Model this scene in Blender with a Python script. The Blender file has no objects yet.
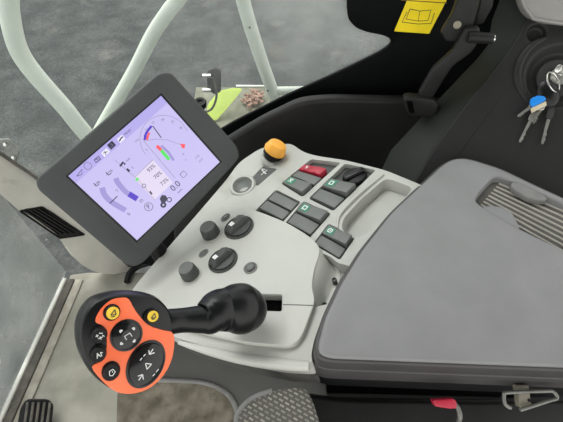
import bpy, bmesh, math, random
from mathutils import Vector, Matrix
random.seed(4)
C = bpy.context.scene.collection
V = Vector
# ------------------------------------------------------------------ camera
F, CX, CY = 430.0, 281.5, 211.0
PITCH = math.radians(50)
CAM = V((0, 0, 1.19))
RT = V((1, 0, 0)); FW = V((0, math.cos(PITCH), -math.sin(PITCH))); UP = V((0, math.sin(PITCH), math.cos(PITCH)))
cd = bpy.data.cameras.new('camera'); cam = bpy.data.objects.new('camera', cd); C.objects.link(cam)
cam.location = CAM; cam.rotation_euler = (math.radians(90) - PITCH, 0, 0)
cd.sensor_width = 36; cd.lens = F/563*36; cd.clip_start = .02
bpy.context.scene.camera = cam
# ------------------------------------------------------------------ world and light
w = bpy.data.worlds.new('overcast_sky'); bpy.context.scene.world = w; w.use_nodes = True
nt = w.node_tree; nt.nodes.clear()
tc = nt.nodes.new('ShaderNodeTexCoord'); sx = nt.nodes.new('ShaderNodeSeparateXYZ')
rp = nt.nodes.new('ShaderNodeValToRGB'); bg = nt.nodes.new('ShaderNodeBackground'); ow = nt.nodes.new('ShaderNodeOutputWorld')
nt.links.new(tc.outputs['Generated'], sx.inputs[0]); nt.links.new(sx.outputs['Z'], rp.inputs[0])
nt.links.new(rp.outputs[0], bg.inputs[0]); nt.links.new(bg.outputs[0], ow.inputs[0])
rp.color_ramp.elements[0].position = 0; rp.color_ramp.elements[0].color = (1, .99, .955, 1)
rp.color_ramp.elements[1].position = 1; rp.color_ramp.elements[1].color = (.60, .60, .59, 1)
bg.inputs[1].default_value = 1.62
sd = bpy.data.lights.new('hazy_sun', 'SUN'); sun = bpy.data.objects.new('hazy_sun', sd); C.objects.link(sun)
sd.energy = 2.3; sd.angle = math.radians(40); sd.color = (1, .99, .96)
sun.rotation_euler = V((.35, -.45, -1)).to_track_quat('-Z', 'Y').to_euler()
vs = bpy.context.scene.view_settings
vs.view_transform = 'Standard'; vs.look = 'None'; vs.exposure = 0.42; vs.gamma = 1; vs.use_curve_mapping = False

# ------------------------------------------------------------------ projection helpers
def ray(u, v): return RT*((u-CX)/F) + UP*((CY-v)/F) + FW
def atd(u, v, d): return CAM + ray(u, v)*d
def cam2w(x, y, z): return (RT*x + UP*y - FW*z).normalized()
class Pl:
    def __init__(s, o, n, xdir=None):
        s.o = V(o); s.n = V(n).normalized()
        xd = V(xdir) if xdir is not None else V((1, 0, 0))
        s.x = (xd - s.n*xd.dot(s.n)).normalized(); s.y = s.n.cross(s.x)
    def at(s, u, v, h=0):
        r = ray(u, v); t = (s.o-CAM).dot(s.n)/r.dot(s.n)
        return CAM + r*t + s.n*h
    def px(s, u, v, k):                       # size in metres of k pixels there
        return k*(s.at(u, v)-CAM).dot(FW)/F
    def off(s, h): return Pl(s.o+s.n*h, s.n, s.x)
# ------------------------------------------------------------------ materials
def mat(name, col, rough=.6, metal=0, var=.12, scale=40, bump=0, bscale=300, col2=None, spec=.5, emit=None, wear=None):
    m = bpy.data.materials.new(name); m.use_nodes = True
    n = m.node_tree; b = n.nodes['Principled BSDF']; L = n.links
    b.inputs['Roughness'].default_value = rough; b.inputs['Metallic'].default_value = metal
    b.inputs['Specular IOR Level'].default_value = spec
    t = n.nodes.new('ShaderNodeTexCoord'); no = n.nodes.new('ShaderNodeTexNoise')
    no.inputs['Scale'].default_value = scale; no.inputs['Detail'].default_value = 6
    L.new(t.outputs['Object'], no.inputs['Vector'])
    r = n.nodes.new('ShaderNodeValToRGB'); L.new(no.outputs['Fac'], r.inputs[0])
    c2 = col2 if col2 else tuple(min(1, c*(1+var)) for c in col)
    c1 = col if col2 else tuple(c*(1-var) for c in col)
    r.color_ramp.elements[0].position = .35; r.color_ramp.elements[1].position = .65
    r.color_ramp.elements[0].color = (*c1, 1); r.color_ramp.elements[1].color = (*c2, 1)
    out = r.outputs[0]
    if wear:
        n2 = n.nodes.new('ShaderNodeTexNoise'); n2.inputs['Scale'].default_value = wear[1]; n2.inputs['Detail'].default_value = 10
        L.new(t.outputs['Object'], n2.inputs['Vector'])
        r2 = n.nodes.new('ShaderNodeValToRGB'); r2.color_ramp.elements[0].position = wear[2]; r2.color_ramp.elements[1].position = wear[2]+.15
        L.new(n2.outputs['Fac'], r2.inputs[0])
        mx = n.nodes.new('ShaderNodeMix'); mx.data_type = 'RGBA'
        L.new(r2.outputs[0], mx.inputs[0]); L.new(out, mx.inputs[6]); mx.inputs[7].default_value = (*wear[0], 1)
        out = mx.outputs[2]
    L.new(out, b.inputs['Base Color'])
    if emit:
        b.inputs['Emission Color'].default_value = (*emit[0], 1); b.inputs['Emission Strength'].default_value = emit[1]
    if bump:
        nb = n.nodes.new('ShaderNodeTexNoise'); nb.inputs['Scale'].default_value = bscale; nb.inputs['Detail'].default_value = 3
        L.new(t.outputs['Object'], nb.inputs['Vector'])
        bp = n.nodes.new('ShaderNodeBump'); bp.inputs['Strength'].default_value = bump; bp.inputs['Distance'].default_value = .001
        L.new(nb.outputs['Fac'], bp.inputs['Height']); L.new(bp.outputs[0], b.inputs['Normal'])
    return m
def emis(name, c, s=1.0):
    m = mat(name, (.02, .02, .02), .25, emit=(c, s)); return m
def glass(name, tint=(.93, .95, .95), dust_haze=.05, grad=None):
    m = bpy.data.materials.new(name); m.use_nodes = True; n = m.node_tree; n.nodes.clear(); L = n.links
    o = n.nodes.new('ShaderNodeOutputMaterial'); tr = n.nodes.new('ShaderNodeBsdfTransparent'); gl = n.nodes.new('ShaderNodeBsdfGlossy')
    df = n.nodes.new('ShaderNodeBsdfDiffuse'); fr = n.nodes.new('ShaderNodeLayerWeight'); pw = n.nodes.new('ShaderNodeMath'); ml = n.nodes.new('ShaderNodeMath'); m1 = n.nodes.new('ShaderNodeMixShader'); m2 = n.nodes.new('ShaderNodeMixShader')
    tr.inputs[0].default_value = (*tint, 1); gl.inputs['Roughness'].default_value = .02; df.inputs[0].default_value = (.6, .62, .6, 1)
    fr.inputs[0].default_value = .5; pw.operation = 'POWER'; pw.inputs[1].default_value = 4; ml.operation = 'MULTIPLY_ADD'; ml.inputs[1].default_value = .35; ml.inputs[2].default_value = .02
    t = n.nodes.new('ShaderNodeTexCoord'); no = n.nodes.new('ShaderNodeTexNoise'); no.inputs['Scale'].default_value = 7; no.inputs['Detail'].default_value = 12
    mr = n.nodes.new('ShaderNodeMapRange'); mr.inputs[1].default_value = .4; mr.inputs[2].default_value = .7; mr.inputs[3].default_value = dust_haze*.5; mr.inputs[4].default_value = dust_haze*1.6
    dst = mr.outputs[0]
    if grad:                                  # bright haze painted into the pane, rising toward one end
        sp = n.nodes.new('ShaderNodeSeparateXYZ'); g = n.nodes.new('ShaderNodeMapRange'); mu = n.nodes.new('ShaderNodeMath'); mu.operation = 'MULTIPLY'
        g.inputs[1].default_value, g.inputs[2].default_value, g.inputs[3].default_value, g.inputs[4].default_value = grad
        L.new(t.outputs['Object'], sp.inputs[0]); L.new(sp.outputs[0], g.inputs[0]); L.new(g.outputs[0], mu.inputs[0]); L.new(dst, mu.inputs[1]); dst = mu.outputs[0]
    L.new(fr.outputs['Facing'], pw.inputs[0]); L.new(pw.outputs[0], ml.inputs[0])
    L.new(t.outputs['Object'], no.inputs['Vector']); L.new(no.outputs['Fac'], mr.inputs[0])
    L.new(ml.outputs[0], m1.inputs[0]); L.new(tr.outputs[0], m1.inputs[1]); L.new(gl.outputs[0], m1.inputs[2])
    L.new(dst, m2.inputs[0]); L.new(m1.outputs[0], m2.inputs[1]); L.new(df.outputs[0], m2.inputs[2]); L.new(m2.outputs[0], o.inputs[0])
    return m
M = dict(
 console=mat('pale_grey_plastic', (.42, .425, .395), .5, var=.05, scale=14, bump=.15, bscale=900, wear=((.27, .25, .2), 9, .62)),
 cover=mat('smooth_grey_plastic', (.46, .465, .43), .42, var=.04, scale=12, bump=.1, bscale=900),
 lid=mat('grained_dark_grey_vinyl', (.205, .208, .212), .46, var=.05, scale=18, bump=.45, bscale=420),
 rim=mat('dark_grey_plastic', (.04, .039, .04), .45, var=.1, scale=30, bump=.15, bscale=600, spec=0.25),
 black=mat('black_plastic', (.007, .007, .0075), .42, var=.15, scale=30, bump=.15, bscale=500, spec=0.2),
 trim=mat('black_side_trim', (.014, .0138, .014), .5, var=.2, scale=14, bump=.3, bscale=350, spec=0.3),
 frit=mat('black_enamel', (.004, .0045, .005), .5, var=.1, scale=30, spec=0.08),
 softblack=mat('satin_black_rubber', (.0045, .005, .0055), .30, var=.1, scale=40, bump=.1, bscale=700, spec=0.3),
 well=mat('dark_grey_well', (.06, .064, .06), .55, var=.15, scale=60),
 rocker=mat('charcoal_rocker_plastic', (.12, .128, .12), .5, var=.06, scale=70, bump=.15, bscale=900),
 knob=mat('charcoal_knob', (.05, .053, .05), .5, var=.15, scale=90, bump=.2, bscale=900),
 housing=mat('charcoal_monitor_plastic', (.052, .058, .057), .5, var=.05, scale=30, bump=.3, bscale=900, spec=0.3),
 bezel=mat('black_bezel', (.015, .016, .018), .3),
 orange=mat('orange_plastic', (.98, .165, .052), .42, var=.04, scale=30),
 amber=mat('amber_plastic', (.90, .42, .05), .4, var=.04, scale=60),
 yellow=mat('yellow_plastic', (.80, .55, .03), .45, var=.05, scale=60),
 sticker=mat('yellow_sticker', (.95, .74, .012), .5, var=.05, scale=30),
 armside=mat('brown_grey_armrest_side', (.05, .047, .048), .5, var=.1, scale=20, bump=.15, bscale=500),
 headliner=mat('grey_headliner', (.25, .25, .24), .9, var=.05, scale=20),
 slot=mat('hollow_shade_black', (.002, .002, .002), .95, spec=.05),  # near-black colour standing in for shade inside hollows
 latch=mat('black_latch_plastic', (.016, .0165, .016), .45, var=.2, scale=30, spec=.2),
 gloss=mat('gloss_black_plastic', (.006, .006, .007), .18, spec=.4),
 ink=mat('black_ink', (.02, .02, .02), .5), brown=mat('brown_ink', (.16, .10, .02), .6),
 white=mat('white_print', (.7, .72, .7), .5, var=.03), green=mat('green_symbol', (.02, .20, .12), .5, var=.2, scale=300),
 red=mat('red_plastic', (.40, .015, .04), .45, var=.2, scale=200),
 scarlet=mat('scarlet_plastic', (.42, .012, .04), .4, var=.1, scale=100),
 rail=mat('pale_green_grey_paint', (.68, .72, .64), .38, var=.05, scale=9, wear=((.40, .40, .33), 60, .72)),
 asphalt=mat('grey_asphalt', (.031, .036, .035), .9, col2=(.066, .071, .069), scale=4, bump=.8, bscale=60, wear=((.12, .118, .105), 2.2, .60)),
 floor=mat('dusty_floor_rubber', (.21, .205, .17), .85, col2=(.29, .28, .24), scale=10, bump=.5, bscale=90, wear=((.34, .33, .28), 5, .58)),
 mat_=mat('muddy_floor_mat', (.065, .055, .038), .95, col2=(.16, .14, .11), scale=22, bump=1, bscale=45, wear=((.035, .03, .02), 18, .6)),
 pillar=mat('light_grey_pillar_plastic', (.46, .45, .40), .6, var=.07, scale=14, bump=.2, bscale=400, wear=((.25, .22, .17), 11, .6)),
 sill=mat('dusty_sill', (.23, .21, .17), .9, col2=(.36, .34, .29), scale=25, bump=.5, bscale=120),
 edge=mat('bare_metal_edge', (.62, .61, .56), .5, var=.1, scale=30),
 gasket=mat('dusty_rubber_gasket', (.06, .058, .05), .85, col2=(.11, .10, .085), scale=40),
 panel=mat('dark_grey_trim_panel', (.017, .0175, .017), .5, var=.08, scale=12, bump=.3, bscale=500, spec=0.25),
 panel2=mat('grey_green_trim_panel', (.015, .0175, .0155), .45, var=.08, scale=12, bump=.3, bscale=500, spec=0.25),
 beige=mat('warm_grey_trim', (.25, .245, .235), .55, var=.06, scale=14, bump=.2, bscale=500),
 apron=mat('grey_console_side', (.055, .055, .052), .55, var=.12, scale=10, bump=.2, bscale=400, wear=((.24, .22, .19), 7, .6)),
 metal=mat('worn_steel', (.75, .75, .71), .32, metal=1, var=.15, scale=60),
 zinc=mat('zinc_bracket', (.20, .20, .185), .5, metal=.6, var=.2, scale=50),
 tan=mat('dusty_tan_metal', (.24, .22, .17), .6, var=.15, scale=50),
 lime=mat('lime_green_panel', (.70, .88, .18), .45, var=.06, scale=14),
 plat=mat('muddy_platform', (.15, .155, .11), .9, col2=(.24, .235, .18), scale=20, bump=.6, bscale=90),
 bark=mat('dry_wood_chips', (.42, .26, .20), .9, col2=(.25, .15, .11), scale=40),
 blue=mat('blue_plastic', (.01, .22, .70), .4, var=.05), cream=mat('cream_plastic', (.50, .45, .32), .5, var=.1),
 ribs=mat('ribbed_tray_plastic', (.34, .33, .29), .5, var=.12, scale=40), trayfloor=mat('dark_tray_floor', (.07, .067, .06), .7, var=.15, scale=30),
 tab=mat('grey_tab_plastic', (.17, .17, .165), .5, var=.08, scale=40),
)
def fabric():
    m = mat('woven_seat_fabric', (.17, .165, .15), .9, bump=.6, bscale=700); n = m.node_tree; L = n.links; b = n.nodes['Principled BSDF']
    t = n.nodes.new('ShaderNodeTexCoord'); mp = n.nodes.new('ShaderNodeMapping'); L.new(t.outputs['Object'], mp.inputs[0])
    mp.inputs['Rotation'].default_value = (0, 0, .5); mp.inputs['Scale'].default_value = (1, 1, .01)
    br = n.nodes.new('ShaderNodeTexBrick'); L.new(mp.outputs[0], br.inputs[0]); br.inputs['Scale'].default_value = 62
    br.inputs['Color1'].default_value = (.30, .29, .25, 1); br.inputs['Color2'].default_value = (.17, .165, .145, 1); br.inputs['Mortar'].default_value = (.085, .083, .073, 1)
    br.inputs['Mortar Size'].default_value = .11; br.inputs['Mortar Smooth'].default_value = .4; br.inputs['Brick Width'].default_value = .5; br.inputs['Row Height'].default_value = .3
    L.new(br.outputs[0], b.inputs['Base Color']); return m
M['fabric'] = fabric()
n_ = M['asphalt'].node_tree; L_ = n_.links; bs = n_.nodes['Principled BSDF']; old = bs.inputs['Base Color'].links[0].from_socket
tc_ = n_.nodes.new('ShaderNodeTexCoord'); vo = n_.nodes.new('ShaderNodeTexVoronoi'); vo.inputs['Scale'].default_value = 7; cr = n_.nodes.new('ShaderNodeValToRGB')
cr.color_ramp.elements[0].position = .03; cr.color_ramp.elements[0].color = (1, 1, 1, 1); cr.color_ramp.elements[1].position = .07; cr.color_ramp.elements[1].color = (0, 0, 0, 1)
nz = n_.nodes.new('ShaderNodeTexNoise'); nz.inputs['Scale'].default_value = 38; nz.inputs['Detail'].default_value = 8; nr = n_.nodes.new('ShaderNodeMapRange')
nr.inputs[1].default_value = .3; nr.inputs[2].default_value = .7; nr.inputs[3].default_value = .68; nr.inputs[4].default_value = 1.35
ml_ = n_.nodes.new('ShaderNodeVectorMath'); ml_.operation = 'SCALE'; mx_ = n_.nodes.new('ShaderNodeMix'); mx_.data_type = 'RGBA'
L_.new(tc_.outputs['Object'], vo.inputs['Vector']); L_.new(tc_.outputs['Object'], nz.inputs['Vector']); L_.new(vo.outputs['Distance'], cr.inputs[0]); L_.new(nz.outputs['Fac'], nr.inputs[0])
L_.new(old, ml_.inputs[0]); L_.new(nr.outputs[0], ml_.inputs['Scale']); L_.new(ml_.outputs[0], mx_.inputs[6]); mx_.inputs[7].default_value = (.16, .16, .15, 1)
L_.new(cr.outputs[0], mx_.inputs[0]); L_.new(mx_.outputs[2], bs.inputs['Base Color'])
M['glass'] = glass('window_glass', dust_haze=.16, grad=(-.15, .3, .15, 1.7)); M['windshield'] = glass('windshield_glass', dust_haze=.30)  # dust plus painted haze that brightens the ground behind the panes
# ------------------------------------------------------------------ mesh helpers
def rnd(pts, r=4, n=5):
    out = []; N = len(pts)
    for i in range(N):
        p0, p, p1 = V(pts[i-1]), V(pts[i]), V(pts[(i+1) % N])
        a = (p0-p); b = (p1-p); ra = min(r, a.length*.48); rb = min(r, b.length*.48)
        A = p + a.normalized()*ra; B = p + b.normalized()*rb
        for k in range(n+1):
            t = k/n; out.append(tuple(A*(1-t)**2 + p*(2*t*(1-t)) + B*t*t))
    return out
def catmull(pts, n=6, closed=False):
    pts = [V(p) for p in pts]; N = len(pts); out = []
    for i in range(N if closed else N-1):
        if closed: a, b, c, d = pts[i-1], pts[i], pts[(i+1) % N], pts[(i+2) % N]
        else: a = pts[max(i-1, 0)]; b = pts[i]; c = pts[i+1]; d = pts[min(i+2, N-1)]
        for k in range(n):
            t = k/n
            out.append(.5*((2*b) + (c-a)*t + (2*a-5*b+4*c-d)*t*t + (3*b-a-3*c+d)*t**3))
    if not closed: out.append(pts[-1])
    return out
def mesh_obj(name, bm, m, parent=None, smooth=40, bevel=0, seg=3, subd=0, solid=0, cut=None, limit=35):
    bmesh.ops.recalc_face_normals(bm, faces=bm.faces[:])
    me = bpy.data.meshes.new(name); bm.to_mesh(me); bm.free()
    o = bpy.data.objects.new(name, me); C.objects.link(o); me.materials.append(m)
    if solid:
        s = o.modifiers.new('s', 'SOLIDIFY'); s.thickness = solid; s.offset = -1
    for c in (cut or []):
        b = o.modifiers.new('b', 'BOOLEAN'); b.operation = 'DIFFERENCE'; b.solver = 'EXACT'; b.object = c
    if bevel:
        b = o.modifiers.new('v', 'BEVEL'); b.width = bevel; b.segments = seg; b.limit_method = 'ANGLE'; b.angle_limit = math.radians(limit); b.harden_normals = False
    if subd:
        s = o.modifiers.new('d', 'SUBSURF'); s.levels = subd; s.render_levels = subd
    if o.modifiers:
        dg = bpy.context.evaluated_depsgraph_get(); dg.update()
        nm = bpy.data.meshes.new_from_object(o.evaluated_get(dg)); o.modifiers.clear(); o.data = nm; nm.name = name; bpy.data.meshes.remove(me); me = nm
    for p in me.polygons: p.use_smooth = True
    me.set_sharp_from_angle(angle=math.radians(smooth))
    if parent is not None:
        me.transform(Matrix.Translation(-wloc(parent))); o.parent = parent
    else:
        xs = [v.co for v in me.vertices]
        lo = V([min(c[i] for c in xs) for i in range(3)]); hi = V([max(c[i] for c in xs) for i in range(3)])
        ctr = (lo+hi)/2; ctr.z = lo.z
        me.transform(Matrix.Translation(-ctr)); o.location = ctr
    return o
def wloc(o):
    l = V(o.location); p = o.parent
    while p: l = l + V(p.location); p = p.parent
    return l
def tag(o, label=None, cat=None, group=None, kind=None):
    if label: o['label'] = label
    if cat: o['category'] = cat
    if group: o['group'] = group
    if kind: o['kind'] = kind
    return o
def thing(name, label, cat, loc, group=None):
    o = bpy.data.objects.new(name, None); C.objects.link(o); o.location = loc; o.empty_display_size = .02
    return tag(o, label, cat, group)
def bm_poly(bm, top, bot):
    a = [bm.verts.new(p) for p in top]; b = [bm.verts.new(p) for p in bot]; n = len(a)
    bm.faces.new(a); bm.faces.new(b[::-1])
    for i in range(n): bm.faces.new((a[i], b[i], b[(i+1) % n], a[(i+1) % n]))
    return bm
def prism(pl, pts, h0, h1, bm=None, taper=1):
    bm = bm or bmesh.new()
    top = [pl.at(p[0], p[1], 0)+pl.n*h1 for p in pts]; bot = [pl.at(p[0], p[1], 0)+pl.n*h0 for p in pts]
    if taper != 1:
        c = sum(bot, V((0, 0, 0)))/len(bot); bot = [c+(b-c)*taper for b in bot]
    return bm_poly(bm, top, bot)
def cutter(bm):
    bmesh.ops.recalc_face_normals(bm, faces=bm.faces[:])
    me = bpy.data.meshes.new('c'); bm.to_mesh(me); bm.free(); o = bpy.data.objects.new('c', me); C.objects.link(o); return o
def drop(cs):
    for c in cs: bpy.data.objects.remove(c)
def box(c, x, y, z, sx, sy, sz, bm=None):
    bm = bm or bmesh.new(); x, y, z = V(x).normalized()*sx/2, V(y).normalized()*sy/2, V(z).normalized()*sz/2; c = V(c)
    top = [c+x*a+y*b+z for a, b in ((-1, -1), (1, -1), (1, 1), (-1, 1))]; bot = [p-2*z for p in top]
    return bm_poly(bm, top, bot)
def basis(n, xd=None):
    n = V(n).normalized(); xd = V(xd) if xd is not None else (V((1, 0, 0)) if abs(n.x) < .8 else V((0, 1, 0)))
    x = (xd-n*xd.dot(n)).normalized(); return x, n.cross(x), n
def lathe(c, n, prof, seg=36, sy=1.0, xd=None, bm=None, knurl=None):
    bm = bm or bmesh.new(); x, y, n = basis(n, xd); rings = []
    for r, h in prof:
        if r < 1e-6: rings.append([bm.verts.new(V(c)+n*h)]); continue
        ring = []
        for k in range(seg):
            a = 2*math.pi*k/seg; rr = r*(1+(knurl if knurl and k % 2 else 0))
            ring.append(bm.verts.new(V(c)+n*h+x*math.cos(a)*rr+y*math.sin(a)*rr*sy))
        rings.append(ring)
    for A, B in zip(rings, rings[1:]):
        if len(A) == 1 and len(B) == 1: continue
        for k in range(seg):
            k2 = (k+1) % seg
            if len(A) == 1: bm.faces.new((A[0], B[k], B[k2]))
            elif len(B) == 1: bm.faces.new((A[k], B[0], A[k2]))
            else: bm.faces.new((A[k], B[k], B[k2], A[k2]))
    if len(rings[0]) > 1: bm.faces.new(rings[0][::-1])
    if len(rings[-1]) > 1: bm.faces.new(rings[-1])
    return bm
def tube(pts, rad, seg=16, bm=None, flat=1.0, up=None, smooth=0):
    bm = bm or bmesh.new()
    if not isinstance(rad, (list, tuple)): rad = [rad]*len(pts)
    if smooth:
        q = catmull([(*p, r) for p, r in zip(pts, rad)], smooth); pts = [V(p[:3]) for p in q]; rad = [max(p[3], 1e-4) for p in q]
    pts = [V(p) for p in pts]; rings = []; x = None
    for i, p in enumerate(pts):
        t = (pts[min(i+1, len(pts)-1)]-pts[max(i-1, 0)]).normalized()
        if x is None:
            u = V(up) if up is not None else (V((0, 0, 1)) if abs(t.z) < .9 else V((1, 0, 0)))
            x = (u-t*u.dot(t)).normalized()
        else: x = (x-t*x.dot(t)).normalized()
        y = t.cross(x)
        rings.append([bm.verts.new(p+(x*math.cos(2*math.pi*k/seg)*flat+y*math.sin(2*math.pi*k/seg))*rad[i]) for k in range(seg)])
    for A, B in zip(rings, rings[1:]):
        for k in range(seg): bm.faces.new((A[k], A[(k+1) % seg], B[(k+1) % seg], B[k]))
    bm.faces.new(rings[0][::-1]); bm.faces.new(rings[-1]); return bm
def text(name, s, pos, x, y, size, m, parent, ext=.0002):
    cu = bpy.data.curves.new(name, 'FONT'); cu.body = s; cu.size = size; cu.extrude = ext; cu.align_x = 'CENTER'; cu.align_y = 'CENTER'; cu.resolution_u = 3
    o = bpy.data.objects.new(name, cu); C.objects.link(o)
    dg = bpy.context.evaluated_depsgraph_get(); dg.update(); me = bpy.data.meshes.new_from_object(o.evaluated_get(dg)); bpy.data.objects.remove(o)
    x = V(x).normalized(); y = V(y).normalized(); z = x.cross(y)
    mx = Matrix((x, y, z)).transposed().to_4x4(); mx.translation = V(pos); me.transform(mx)
    me.materials.clear(); me.materials.append(m); me.name = name
    o = bpy.data.objects.new(name, me); C.objects.link(o)
    if parent is not None: me.transform(Matrix.Translation(-wloc(parent))); o.parent = parent
    return o
def stroke(pl, pts, w, h, bm=None, t=.0003):       # flat band following pixel points on a plane, width in metres
    bm = bm or bmesh.new(); P = [pl.at(*p)+pl.n*h for p in pts]; A = []; B = []
    for i, p in enumerate(P):
        d = (P[min(i+1, len(P)-1)]-P[max(i-1, 0)]).normalized(); s = pl.n.cross(d)*w/2
        A.append(p+s); B.append(p-s)
    for i in range(len(P)-1):
        q = [A[i], A[i+1], B[i+1], B[i]]; bm_poly(bm, [a+pl.n*t for a in q], q)
    return bm
def sheet(rows, m, name, thick=.01, parent=None, subd=0, bevel=0, smooth=50):   # rows of (u,v,depth)
    bm = bmesh.new(); G = [[bm.verts.new(atd(*p)) for p in r] for r in rows]
    for a, b in zip(G, G[1:]):
        for i in range(len(a)-1): bm.faces.new((a[i], a[i+1], b[i+1], b[i]))
    bmesh.ops.recalc_face_normals(bm, faces=bm.faces[:])
    bm.normal_update(); f = bm.faces[:][0]
    if f.normal.dot(CAM-f.calc_center_median()) < 0: bmesh.ops.reverse_faces(bm, faces=bm.faces[:])
    me = bpy.data.meshes.new(name); bm.to_mesh(me); bm.free(); o = bpy.data.objects.new(name, me); C.objects.link(o)
    if subd: s = o.modifiers.new('d', 'SUBSURF'); s.levels = s.render_levels = subd; s.boundary_smooth = 'PRESERVE_CORNERS'
    s = o.modifiers.new('s', 'SOLIDIFY'); s.thickness = thick; s.offset = -1
    if bevel: b = o.modifiers.new('v', 'BEVEL'); b.width = bevel; b.segments = 3; b.limit_method = 'ANGLE'; b.angle_limit = math.radians(50)
    dg = bpy.context.evaluated_depsgraph_get(); dg.update(); nm = bpy.data.meshes.new_from_object(o.evaluated_get(dg)); bpy.data.objects.remove(o); bpy.data.meshes.remove(me)
    b2 = bmesh.new(); b2.from_mesh(nm); bpy.data.meshes.remove(nm)
    return mesh_obj(name, b2, m, parent, smooth=smooth)

# planes of the place
ZF = Pl((0, 0, 0), (0, 0, 1))                              # cab floor
GY = .76                                                    # side window plane
SW = Pl((0, GY, 0), (0, -1, 0))
CON = Pl(atd(230, 240, .69), (-.27, .10, .96), xdir=(1, .4, 0))   # sloping console face
LID = Pl((0, 0, CAM.z-.475), (0, 0, 1))                    # armrest lid top
MON = Pl(atd(143, 168, .617), cam2w(.397, -.113, .911))    # monitor face

# ------------------------------------------------------------------ the ground outside
bm = bmesh.new(); bm_poly(bm, [V((x, y, -1.4)) for x, y in ((-9, -6), (9, -6), (9, 12), (-9, 12))], [V((x, y, -1.5)) for x, y in ((-9, -6), (9, -6), (9, 12), (-9, 12))])
tag(mesh_obj('ground', bm, M['asphalt']), kind='structure')
# ------------------------------------------------------------------ cab roof and rear wall
bm = box(V((.22, -.17, 1.93)), (1, 0, 0), (0, 1, 0), (0, 0, 1), 1.9, 1.95, .06); tag(mesh_obj('ceiling', bm, M['headliner'], bevel=.02), kind='structure')
# ------------------------------------------------------------------ cab floor
e0 = ZF.at(68, 280); e1 = ZF.at(3, 424); dr = (e1-e0).normalized()
f0 = e0-dr*.02; f1 = e1+dr*.25
fl = [f0, f1, V((.6, f1.y, 0)), V((.6, .74, 0)), V((f0.x+.05, .74, 0))]
bm = bmesh.new(); bm_poly(bm, fl, [p-V((0, 0, .05)) for p in fl]); tag(mesh_obj('floor', bm, M['floor'], bevel=.004), kind='structure')
# sill strips following the windshield foot
def strip(name, m, u0, u1, h, kind=True, z0=.0):
    q = [e0+V((u0, 0, z0)), e1+dr*.22+V((u0, 0, z0)), e1+dr*.22+V((u1, 0, z0)), e0+V((u1, 0, z0))]
    bm = bmesh.new(); bm_poly(bm, [p+V((0, 0, h)) for p in q], q)
    return tag(mesh_obj(name, bm, m, bevel=.003), kind='structure')
strip('trim_1', M['edge'], -.012, .000, .014, z0=.001)
strip('trim_2', M['gasket'], .001, .024, .008, z0=.001)
strip('trim_3', M['sill'], .025, .050, .004, z0=.001)
# windshield pane standing on the sill
q = [e0+V((-.006, .02, .016)), e1+dr*.22+V((-.006, 0, .016)), e1+dr*.22+V((-.10, 0, 1.5)), e0+V((-.10, .02, 1.5))]
d = V((-.004, 0, 0)); bm = bmesh.new(); bm_poly(bm, q, [p+d for p in q]); tag(mesh_obj('window_1', bm, M['windshield']), kind='structure')
# side window pane
q = [V((-.64, GY+.012, .02)), V((.45, GY+.012, .02)), V((.45, GY+.012, 1.6)), V((-.74, GY+.012, 1.6))]
bm = bmesh.new(); bm_poly(bm, q, [p+V((0, .005, 0)) for p in q]); tag(mesh_obj('window_2', bm, M['glass']), kind='structure')
# black enamel border of the side window
fr = catmull([(349, -60), (347, 8), (353, 25), (366, 32), (384, 36), (391, 42), (382, 51), (350, 67), (315, 83), (286, 96), (262, 108), (222, 129), (160, 170)], 4)
fr = [tuple(p) for p in fr]+[(120, 268), (560, 240), (560, -60)]
tag(mesh_obj('wall_side', prism(SW, fr, -.008, 0), M['frit'], bevel=.002), kind='structure')

# ------------------------------------------------------------------ padded black trim below the window
TR = Pl((0, GY-.06, .66), (0, -1, .06))
p = [(214, 149), (240, 133), (262, 120), (283, 110), (300, 102), (330, 99), (430, 101), (520, 114), (520, 260), (180, 300), (170, 200)]
tag(mesh_obj('wall_side_trim', prism(TR, rnd(p, 12), -.025, 0), M['trim'], bevel=.009, seg=5), kind='structure')

# ------------------------------------------------------------------ front pillar with its air vent
PN = Pl(V((-.63, .70, .22)), (.7, -.6, .26))
pil = [(-30, 130), (0, 155), (45, 187), (110, 225), (150, 245), (148, 262), (133, 270), (112, 275), (92, 271), (78, 262), (66, 243), (22, 213), (0, 194), (-30, 172)]
vent_px = [(20, 211), (26, 208.5), (42, 207), (50, 210), (84, 234), (78, 236), (60, 238), (52, 235)]
ct = [cutter(prism(PN, vent_px, -.022, .01))]
pt = thing('front_pillar', 'light grey dusty plastic corner pillar running down behind the monitor to the floor', 'pillar', V((-.58, .72, 0)))
mesh_obj('pillar_trim', prism(PN, rnd(pil, 7), -.05, 0), M['pillar'], pt, bevel=.008, seg=4, cut=ct); drop(ct)
# dark seal strip along the pillar's window side
bm = tube([PN.at(-30, 128, .002), PN.at(0, 153, .002), PN.at(40, 180, .002), PN.at(70, 198, .002)], .0045); mesh_obj('seal', bm, M['gasket'], pt)
vt = thing('air_vent', 'black slotted air vent set in the light grey pillar beside the monitor', 'vent', PN.at(52, 222, -.02))
bm = prism(PN, [(24, 211), (42, 208.5), (80, 234), (60, 236.5)], -.021, -.016); mesh_obj('vent_back', bm, M['black'], vt)
bm = bmesh.new()
for a, b in (((20, 211), (60, 238)), ((42, 207), (84, 234.5)), ((20, 211), (42, 207)), ((60, 238), (84, 234.5))):
    tube([PN.at(*a, .001), PN.at(*b, .001)], .0028, 8, bm)
mesh_obj('vent_frame', bm, M['black'], vt)
for k in range(4):
    t = .2+.2*k; a = (20+22*t, 211-4*t+1); b = (60+24*t, 238-3.5*t-1)
    A = PN.at(*a, -.007); B = PN.at(*b, -.007); x = (B-A).normalized()
    mesh_obj('slat', box((A+B)/2, x, PN.n, x.cross(PN.n), (B-A).length, .012, .002), M['rim'], vt)

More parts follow.
